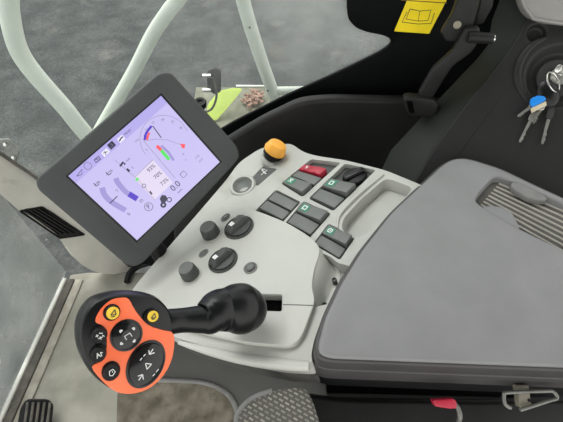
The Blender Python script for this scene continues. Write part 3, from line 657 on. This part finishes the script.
# housing: rings from face back
bm = bmesh.new(); P = [JP.at(*p) for p in head]; c = sum(P, V((0, 0, 0)))/len(P); rings = []
for s, h in ((.93, 0), (.985, -.0015), (1.0, -.005), (1.03, -.016), (1.02, -.028), (.95, -.038), (.78, -.045)):
    rings.append([bm.verts.new(c+(p-c)*s+JN*h) for p in P])
bm.faces.new(rings[0]); bm.faces.new(rings[-1][::-1])
for A, B in zip(rings, rings[1:]):
    for i in range(len(A)): bm.faces.new((A[i], B[i], B[(i+1) % len(A)], A[(i+1) % len(A)]))
mesh_obj('head', bm, M['softblack'], js, smooth=60)
orz = [(150, 55), (190, 46), (215, 52), (240, 95), (285, 145), (340, 165), (379, 180), (375, 260), (342, 330), (285, 380), (220, 398), (165, 388), (115, 348), (80, 300), (112, 278), (130, 245), (133, 185), (120, 150), (92, 133), (112, 88)]
orp = [tuple(p) for p in catmull([(70+a/3.67, 285+b/3.67) for a, b in orz], 3, closed=True)]
mesh_obj('orange_faceplate', prism(JP, orp, .0002, .0016), M['orange'], js, bevel=.0005, seg=2)
JT = JP.off(.0016)
def zz(a, b): return (70+a/3.67, 285+b/3.67)
jx = (JP.at(140, 335)-JP.at(120, 345)).normalized(); jy = JN.cross(jx)
def jbutton(name, z, rz, m, label, sy=1.0, rim='black', h=.0035, xd=None):
    p = zz(*z); r = JP.px(*p, rz/3.67); c = JT.at(*p)
    b = mesh_obj(name, lathe(c, JN, [(r*1.12, -.0014), (r*1.12, .0008), (r, .0012), (r*.97, h), (r*.85, h+.0012), (0, h+.0014)], 36, sy=sy, xd=xd), M[rim], js)
    if m:
        mesh_obj('button_face', lathe(c+JN*(h+.0012), JN, [(r*.84, 0), (r*.82, .0008), (0, .001)], 32, sy=sy, xd=xd), M[m], b)
    b['label'] = label; return b, c+JN*(h+.0024), r
b, c, r = jbutton('round_button', (153, 100), 27, 'yellow', 'yellow round button on the orange face')
def glyph(b, c, segs, r, m='ink', w=.12):
    bm = bmesh.new()
    for (x0, y0), (x1, y1) in segs:
        A = c+jx*x0*r+jy*y0*r; B = c+jx*x1*r+jy*y1*r; X = (B-A).normalized(); box((A+B)/2, X, JN.cross(X), JN, (B-A).length, w*r, .0003, bm)
    mesh_obj('symbol', bm, M[m], b)
tri = [((-.35, -.1), (.3, -.35)), ((.3, -.35), (.35, .35)), ((.35, .35), (-.35, -.1))]
glyph(b, c, tri+[((-.4, -.35), (.1, -.5))], r)
b, c, r = jbutton('round_button', (299, 112), 24, 'yellow', 'yellow round button on the black corner of the head')
glyph(b, c, tri+[((-.35, -.3), (.1, -.45))], r)
b, c, r = jbutton('four_way_button', (207, 184), 52, None, 'round black four-way button in the middle of the face', rim='gloss', h=.003)
ar = []
for k in range(4):
    a = k*math.pi/2+.5; d = V((math.cos(a), math.sin(a))); e = V((-d.y, d.x)); q = d*.7
    ar += [(tuple(q-e*.10-d*.12), tuple(q)), (tuple(q+e*.10-d*.12), tuple(q)), (tuple(q-e*.11-d*.13), tuple(q+e*.11-d*.13))]
glyph(b, c-JN*.0008, ar, r, 'white', .07)
mesh_obj('dish', lathe(c-JN*.0009, JN, [(r*.42, 0), (r*.40, .0006), (r*.2, .0001), (0, .0001)], 30), M['rim'], b)
glyph(b, c, [((-.2, .1), (.2, .15)), ((.2, .15), (.25, -.15)), ((-.2, .1), (-.15, -.2))], r, 'white', .05)
b, c, r = jbutton('large_oval_button', (279, 289), 61, None, 'large oval black rocker with white arrows', sy=1.28, rim='gloss', xd=(jx-jy*1.0).normalized(), h=.004)
glyph(b, c-JN*.0006, [((-.12, -.2), (.22, -.05)), ((.22, -.05), (-.08, .17)), ((-.08, .17), (-.12, -.2)), ((.3, .55), (.6, .75)), ((.3, .55), (.35, .8)), ((.3, .55), (.6, .5)), ((-.75, -.55), (-.45, -.35)), ((-.45, -.35), (-.72, -.3)), ((-.45, -.35), (-.5, -.65)),
        ((-.3, .5), (-.15, .58)), ((-.05, .62), (.1, .68)), ((.05, -.75), (.2, -.68)), ((.3, -.63), (.5, -.55))], r, 'white', .055)
b, c, r = jbutton('small_round_button', (105, 183), 27, None, 'dark round button with white number at the left of the face', sy=1.1); n1 = (b, c, r, '+12')
glyph(b, c, [((-.5, .2), (-.1, .2)), ((-.3, .4), (-.3, 0)), ((.05, .4), (.45, .2)), ((-.3, -.25), (.3, -.25)), ((.0, -.05), (0, -.5)), ((.3, 0), (.5, -.3))], r, 'white', .1)
b, c, r = jbutton('small_round_button', (103, 252), 26, None, 'dark round button with white letter below the upper left one', sy=1.1)
glyph(b, c, [((-.4, -.3), (-.15, .4)), ((-.15, .4), (.1, -.3)), ((-.3, 0), (0, 0)), ((.25, -.3), (.25, .3)), ((.25, .3), (.5, .1))], r, 'white', .1)
b, c, r = jbutton('small_round_button', (150, 315), 29, None, 'dark round button with white symbol at the lower left of the orange face', sy=1.1)
glyph(b, c, [((-.4, -.2), (-.1, -.4)), ((-.1, -.4), (.35, -.1)), ((.35, -.1), (.2, .35)), ((.2, .35), (-.25, .3)), ((-.25, .3), (-.4, -.2)), ((0, 0), (.1, .15))], r, 'white', .09)
def J(u, v, d, r): return (atd(u, v, d), r*d/F)
seq = [J(150, 326, .462, 14), J(168, 322, .468, 12.8), J(185, 320, .478, 12.3), J(206, 319, .49, 14.5)]
mesh_obj('stem', tube([a for a, _ in seq], [b for _, b in seq], 28, smooth=8), M['softblack'], js)
seq = [J(205, 319, .49, 13.5), J(207.5, 318.5, .491, 16.5), J(212, 315, .495, 19), J(220, 310, .503, 21), J(231, 310, .515, 21.5)]
mesh_obj('grip_collar', tube([a for a, _ in seq], [b for _, b in seq], 32, smooth=8), M['softblack'], js)
seq = [J(218, 314, .50, 13), J(225, 310, .505, 19.5), J(233, 308.5, .513, 24), J(242, 308.5, .523, 25.2), J(249, 308.5, .53, 22), J(253, 308, .537, 15), J(254, 308, .54, 8)]
mesh_obj('gaiter', tube([a for a, _ in seq], [b for _, b in seq], 32, smooth=8), M['softblack'], js)
mesh_obj('shaft', tube([atd(248, 307, .535), CON.at(257, 304, -.025)], .007, 14), M['black'], js)

# ------------------------------------------------------------------ armrest
at_ = LID.at(440, 260)
ar_ = thing('armrest', 'dark grey padded armrest storage box with a ribbed recess in its lid', 'armrest', V((at_.x, at_.y, at_.z-.10)))
lid = [(318, 345), (325, 318), (341, 284), (362, 250), (392, 212), (424, 182), (444, 163), (455, 158), (468, 158), (500, 168), (540, 187), (580, 205), (690, 252), (760, 374), (563, 366), (330, 357), (320, 353)]
RECP = [(474, 200), (479, 192), (492, 177), (499, 175.5), (560, 201), (598, 221), (590, 262), (520, 229), (484, 208)]
ct = [cutter(prism(LID, rnd(RECP, 5), -.013, .02, taper=.98))]
L2 = LID.off(.0)
mesh_obj('lid', prism(LID, rnd(lid, 9), -.030, 0), M['lid'], ar_, bevel=.006, seg=5, cut=ct)

base = [(314, 341), (322, 315), (338, 281), (359, 248), (390, 210), (422, 180), (442, 161), (455, 155), (470, 155), (502, 165), (543, 184.5), (582, 202), (694, 249), (770, 378), (563, 369), (330, 360), (316, 356)]
ct2 = [cutter(prism(LID, rnd(RECP, 5), -.016, .02, taper=.99))]
mesh_obj('box_body', prism(LID, rnd(base, 9), -.062, -.0305), M['armside'], ar_, bevel=.003, seg=4)
mesh_obj('lid_rim', prism(LID, rnd(base, 9), -.030, -.005), M['armside'], ar_, bevel=.004, seg=4, cut=ct2); drop(ct+ct2)
ct = LID.at(450, 270)
bb = bmesh.new(); ins = [LID.at(*p) for p in rnd(base, 9)]; ins = [ct+(p-ct)*.965 for p in ins]; bm_poly(bb, [p-V((0, 0, .0625)) for p in ins], [p-V((0, 0, .10)) for p in ins])
mesh_obj('hinge_frame', bb, M['black'], ar_, bevel=.003)
AQ = Pl((0, LID.at(400, 365).y+.03, 0), (0, -1, 0))
mesh_obj('support_panel', prism(AQ, [(326, 392), (700, 404), (700, 470), (334, 470)], -.03, 0), M['black'], ar_, bevel=.003)
RF = LID.off(-.0128)
mesh_obj('recess_floor', prism(RF, rnd(RECP, 5), 0, .001), M['trayfloor'], ar_)  # floor coloured darker than the ribs on it
dA = RF.at(485, 203); dB = RF.at(560, 247); 
rows_ = [((480.5+2.55*k, 205.5-3.05*k), (588, 266-6.2*k)) for k in range(8)]+[((500.9+2.55*k, 181.1-1.5*k), (590, 221-4*k)) for k in range(1)]
for a, b in rows_:
    mesh_obj('rib', tube([RF.at(*a, .0012), RF.at(*b, .0012)], .0017, 8), M['ribs'], ar_)
mesh_obj('recess_flap', prism(LID, rnd([(479, 206), (490, 204.5), (503, 205.5), (513, 211), (521.5, 228.5), (514, 226)], 3), -.0128, -.003), M['lid'], ar_, bevel=.002)
mesh_obj('finger_tab', prism(LID, rnd([(510.5, 184), (513, 181.5), (523, 184), (541, 192.5), (548.5, 198.5), (544, 201), (529, 198.5), (514, 189.5)], 4), -.010, .0005), M['tab'], ar_, bevel=.002)

# ------------------------------------------------------------------ monitor
mt = thing('display_monitor', 'charcoal tilted touch display monitor with a lit lilac screen', 'monitor', MON.at(150, 200, -.05))
mo = [(37, 178), (45, 171), (159, 72), (171, 71), (238, 146), (241, 156), (236, 163), (143, 264), (133, 268), (126, 265), (38, 190), (35.5, 183)]
sc = [(68.3, 176), (160.9, 95.8), (219.6, 162), (137, 240.2)]
def inset(q, k):
    c = V((sum(p[0] for p in q)/4, sum(p[1] for p in q)/4)); return [tuple(c+(V(p)-c)*k) for p in q]
ct = [cutter(prism(MON, inset(sc, 1.035), -.0035, .02))]
bm = bmesh.new(); P = [MON.at(*p) for p in rnd(mo, 5)]; c = sum(P, V((0, 0, 0)))/len(P); rings = []
for s, h in ((.965, 0), (.99, -.0015), (1.0, -.006), (.995, -.02), (.93, -.03), (.80, -.038)):
    rings.append([bm.verts.new(c+(p-c)*s+MON.n*h) for p in P])
bm.faces.new(rings[0]); bm.faces.new(rings[-1][::-1])
for A, B in zip(rings, rings[1:]):
    for i in range(len(A)): bm.faces.new((A[i], B[i], B[(i+1) % len(A)], A[(i+1) % len(A)]))
mesh_obj('housing', bm, M['housing'], mt, smooth=50, cut=ct); drop(ct)
mesh_obj('bezel', prism(MON, inset(sc, 1.034), -.0034, -.0026), M['bezel'], mt)
M['scr'] = emis('lit_screen_lilac', (.44, .40, .66)); M['bar'] = emis('screen_bar_blue', (.35, .31, .63)); M['pale'] = emis('screen_pale', (.58, .52, .66))
M['sk'] = emis('screen_ink', (.02, .02, .05)); M['sg'] = emis('screen_grey', (.14, .13, .2)); M['sl'] = emis('screen_lilac', (.27, .23, .50)); M['sb'] = emis('screen_blue', (.06, .03, .42))
M['sr'] = emis('screen_red', (.75, .08, .10)); M['sgr'] = emis('screen_green', (.08, .60, .10)); M['sw'] = emis('screen_white', (.64, .62, .74))
S = MON.off(-.0025); scn = mesh_obj('screen', prism(S, sc, 0, .0006), M['scr'], mt)
S = S.off(.0007); H = 0
def Z(a, b): return (65+a/2.725, 90+b/2.725)
def lerp(p, q, t): return (p[0]+(q[0]-p[0])*t, p[1]+(q[1]-p[1])*t)
TL, TRc, BRc, BL = sc
def uvp(U, W_):
    return lerp(lerp(TL, TRc, U), lerp(BL, BRc, U), W_)
def poly(name, pts, m, h=0): return mesh_obj(name, prism(S, pts, h, h+.0001), M[m], scn)
poly('top_bar', [uvp(0, 0), uvp(1, 0), uvp(1, .11), uvp(0, .11)], 'bar')
sxd = (S.at(*TRc)-S.at(*TL)).normalized(); syd = S.n.cross(sxd)
def stx(s, z, px, m='sk', name='readout'): text(name, s, S.at(*Z(*z))+S.n*.0004, sxd, syd, S.px(150, 170, px), M[m], scn, .00008)
def st(zs, w, m, name, h=.00015): return mesh_obj(name, stroke(S, [Z(*p) for p in zs], S.px(150, 170, w), h, t=.00012), M[m], scn)
def circ(c, r, n=24, a0=0, a1=360): # circle on the screen plane as zoom-pixel points
    cc = S.at(*Z(*c)); rr = S.px(150, 170, r/2.725); out = []
    for k in range(n+1):
        a = math.radians(a0+(a1-a0)*k/n); p = cc+sxd*math.cos(a)*rr+syd*math.sin(a)*rr
        d = p-CAM; dd = d.dot(FW); u, v = CX+F*d.dot(RT)/dd, CY-F*d.dot(UP)/dd; out.append(((u-65)*2.725, (v-90)*2.725))
    return out
# pale readout panel and lines
poly('readout_panel', [Z(188, 238), Z(240, 190), Z(294, 252), Z(243, 300)], 'pale')
st([(196, 58), (232, 118), (215, 140), (294, 250)][1:3], .4, 'sg', 'divider')
st([(135, 190), (205, 250), (245, 300)], .35, 'sg', 'divider'); st([(214, 138), (300, 240)], .35, 'sg', 'divider'); st([(190, 238), (240, 190)], .35, 'sg', 'divider')
# tabs
st([(32, 235), (46, 216), (46, 230), (32, 235)], .5, 'sk', 'tab_symbol')
st(circ((62, 207), 9), .5, 'sg', 'tab_symbol')
st([(80, 190), (92, 180), (97, 188), (84, 198), (80, 190)], .8, 'sk', 'tab_symbol'); st([(84, 190), (94, 186)], .6, 'sk', 'tab_symbol')
poly('white_tab', [Z(98, 172), Z(113, 158), Z(123, 168), Z(108, 183)], 'sw', .0001); st([(104, 172), (116, 168)], .7, 'sk', 'tab_symbol'); st([(108, 166), (112, 178)], .6, 'sk', 'tab_symbol')
poly('active_tab', [Z(114, 150), Z(128, 138), Z(139, 150), Z(126, 163)], 'sk', .0001); st([(122, 146), (132, 150), (126, 156)], .7, 'sg', 'tab_symbol', .00025)
poly('white_tab', [Z(141, 134), Z(155, 122), Z(165, 132), Z(151, 146)], 'sw', .0001); st([(148, 140), (152, 132), (158, 127)], 1.2, 'sk', 'tab_symbol', .00025)
stx('PRESET', (171, 115), 2.6)
stx('4.82', (196, 138), 2.6, 'sg')
# gauge
gc = (275, 145)
st(circ((273, 136), 66, 30, -20, 175), .3, 'sg', 'gauge_arc'); 
for k, tt in enumerate(['0', '5', '10', '15', '20', '25', '30']):
    p = circ((273, 138), 56, 1, 165-k*28, 166-k*28)[0]; stx(tt, p, 3.3, 'sg', 'gauge_number')
st([(236, 98), (226, 110), (219, 122)], 2.2, 'sb', 'gauge_band'); st([(219, 122), (218, 136)], 2.6, 'sb', 'gauge_band'); st([(229, 116), (223, 136)], 2.0, 'sr', 'gauge_band', .0003)
st([(239, 98), (262, 130)], .9, 'sk', 'needle', .0005)
st([(222, 138), (245, 134), (280, 136), (318, 150)], .3, 'sg', 'gauge_arc')
poly('red_marker', [Z(314, 146), Z(328, 148), Z(325, 160), Z(318, 157)], 'sr', .0002)
st([(250, 152), (262, 164)], 3.2, 'sr', 'level_bar'); st([(262, 164), (284, 190)], 3.4, 'sgr', 'level_bar'); st([(262, 152), (282, 170), (296, 192)], 2.6, 'sl', 'level_bar')
stx('7', (323, 176), 3.4); stx('h', (329, 190), 3, 'sg'); stx('12:45', (360, 182), 2.6, 'sg', 'clock'); stx('22.07', (370, 192), 2.6, 'sg', 'clock')
st([(313, 230), (323, 220), (333, 230), (322, 240), (313, 230)], .5, 'sk', 'square_symbol')
# readouts
stx('93%', (235, 213), 5.5); stx('70%', (253, 232), 5.5); stx('73%', (271, 250), 5.5); stx('0.0', (301, 262), 9); stx('km/h', (313, 275), 3)
poly('green_symbol', [Z(191, 243), Z(197, 238), Z(202, 243), Z(196, 249)], 'sgr', .0002); st(circ((215, 261), 5), .7, 'sg', 'symbol'); st([(231, 276), (237, 284)], 1.6, 'sk', 'symbol')
st([(150, 208), (158, 197), (164, 203)], 2.0, 'sk', 'symbol'); stx('km/h', (172, 190), 2.5); st([(168, 215), (176, 222)], 2.2, 'sk', 'symbol'); stx('2', (184, 212), 3)
# tractor symbol
poly('tractor_symbol', [Z(258, 296), Z(264, 286), Z(274, 287), Z(280, 296), Z(272, 308), Z(262, 306)], 'sk', .0002); st(circ((284, 299), 6), .9, 'sk', 'tractor_symbol'); st(circ((268, 313), 5.5), 2, 'sk', 'tractor_symbol')
# parking symbol
st(circ((228, 318), 11), .7, 'sg', 'parking_symbol'); stx('P', (228, 318), 6.5)
# crescent level bars
st([tuple(p) for p in catmull([(101, 266), (107, 284), (125, 304), (165, 328)], 5)], 5.2, 'sl', 'crescent_bar')
st([tuple(p) for p in catmull([(138, 240), (145, 254), (164, 276), (176, 284)], 5)], 5.0, 'sl', 'crescent_bar')
st([(174, 283), (197, 297)], 5.5, 'sb', 'crescent_bar', .0002)
st([(122, 309), (143, 289)], .9, 'sk', 'pointer', .0004)
for z in ((86, 258), (119, 228)):
    st([(z[0]-8, z[1]-4), (z[0], z[1]+4), (z[0]+7, z[1]-2)], .8, 'sk', 'symbol'); st([(z[0]-6, z[1]+4), (z[0]+4, z[1]-9)], .6, 'sg', 'symbol')
stx('20', (92, 252), 3); stx('20', (126, 221), 3); stx('33', (208, 302), 4); stx('0', (174, 338), 4.5); st([(137, 275), (141, 270), (144, 277)], .6, 'sg', 'symbol')
# mount arm from the back of the monitor down to the console shell
mb = MON.at(140, 215, -.036)
mesh_obj('mount_arm', tube([mb, mb-MON.n*.03, CON.at(160, 262, -.07)], .014, 16, smooth=5), M['black'], mt)

# hose behind the console
bm = tube([ZF.at(128, 284, .012), ZF.at(131, 275, .012), ZF.at(140, 268, .012), ZF.at(153, 264, .012)], .010, 12, smooth=6)
tag(mesh_obj('hose', bm, M['black']), 'short curved black hose lying on the floor behind the joystick head', 'hose')
# ------------------------------------------------------------------ floor mat and pedal
MP = ZF.off(.003)
mo_ = [(118, 392), (150, 378), (250, 378), (290, 470), (116, 470)]
tag(mesh_obj('floor_mat', prism(MP, rnd(mo_, 5), -.002, .008), M['mat_'], bevel=.003), 'muddy brown floor mat below the joystick and console', 'floor mat')
PD = Pl(ZF.at(38, 415)+V((0, 0, .06)), (.25, -.35, .9))
pdl = thing('foot_pedal', 'black ribbed foot pedal on the floor in the bottom left corner', 'pedal', ZF.at(38, 418))
mesh_obj('pedal_plate', prism(PD, rnd([(26, 399), (47, 399), (53, 404), (50, 440), (14, 440), (20, 408)], 4), -.012, 0), M['softblack'], pdl, bevel=.003)
for k in range(5):
    u = 26+k*5.6; mesh_obj('rib', tube([PD.at(u+2, 402, .002), PD.at(u-3, 440, .002)], .0035, 8), M['gasket'], pdl)
mesh_obj('pedal_lever', tube([PD.at(35, 425, -.01), ZF.at(38, 425, .004)], .012, 12), M['black'], pdl)

# ------------------------------------------------------------------ seat and parts under the armrest
ST = Pl(atd(280, 402, .50), (0, -.1, 1))
se = thing('seat', 'grey patterned fabric seat corner in front of the console at the bottom', 'seat', V((ST.at(280, 402).x, ST.at(280, 402).y, .30)))
sp = catmull([(236, 470), (236, 424), (239, 411), (252, 398), (272, 390), (292, 387), (305, 388), (312, 398), (320, 422), (334, 470)], 4)
mesh_obj('cushion', prism(ST, [tuple(p) for p in sp], -.06, 0), M['fabric'], se, bevel=.010, seg=5)
mesh_obj('piping', tube([ST.at(236, 470, -.004), ST.at(236, 424, -.004), ST.at(239, 411, -.004), ST.at(252, 398, -.004), ST.at(272, 390.5, -.004)], .0035, 10, smooth=6), M['tab'], se)
SB = Pl(atd(440, 405, .575), (0, -.35, 1))
mesh_obj('side_bolster', prism(SB, rnd([(300, 394), (345, 400), (480, 402), (640, 398), (640, 480), (300, 480)], 8), -.08, 0), M['trim'], se, bevel=.012, seg=5)
t = thing('release_lever', 'small red lever under the armrest', 'lever', SB.at(445, 402))
HP = Pl(atd(445, 403, .50), cam2w(0, .2, 1))
mesh_obj('lever_handle', prism(HP, rnd([(432, 399.5), (453, 398), (456, 401), (456, 408), (450, 408.5), (434, 406)], 2.5), -.008, .003), M['scarlet'], t, bevel=.003)
mesh_obj('lever_rod', tube([HP.at(455, 404, -.003), HP.at(459, 409, -.003), HP.at(461, 417, -.003), HP.at(462, 425, -.01)], .003, 10, smooth=5), M['zinc'], t)
t = thing('wire_bracket', 'grey metal loop bracket on a tan post at the lower right', 'bracket', SB.at(530, 400))
mesh_obj('wire_loop', tube([HP.at(511, 408, 0), HP.at(505, 404, 0), HP.at(504, 395, 0), HP.at(508, 392.5, 0), HP.at(545, 391, 0), HP.at(553, 391.5, 0), HP.at(557, 398, 0), HP.at(548, 401, 0), HP.at(520, 410, 0)], .0022, 10, smooth=5), M['zinc'], t)
mesh_obj('post', prism(HP, rnd([(519, 386), (531, 386), (534, 408), (522, 409)], 2), -.016, -.004), M['tan'], t, bevel=.003)
mesh_obj('post_hole', lathe(HP.at(531, 401, -.0045), HP.n, [(.002, 0), (.002, .001), (0, .001)], 12), M['black'], t)
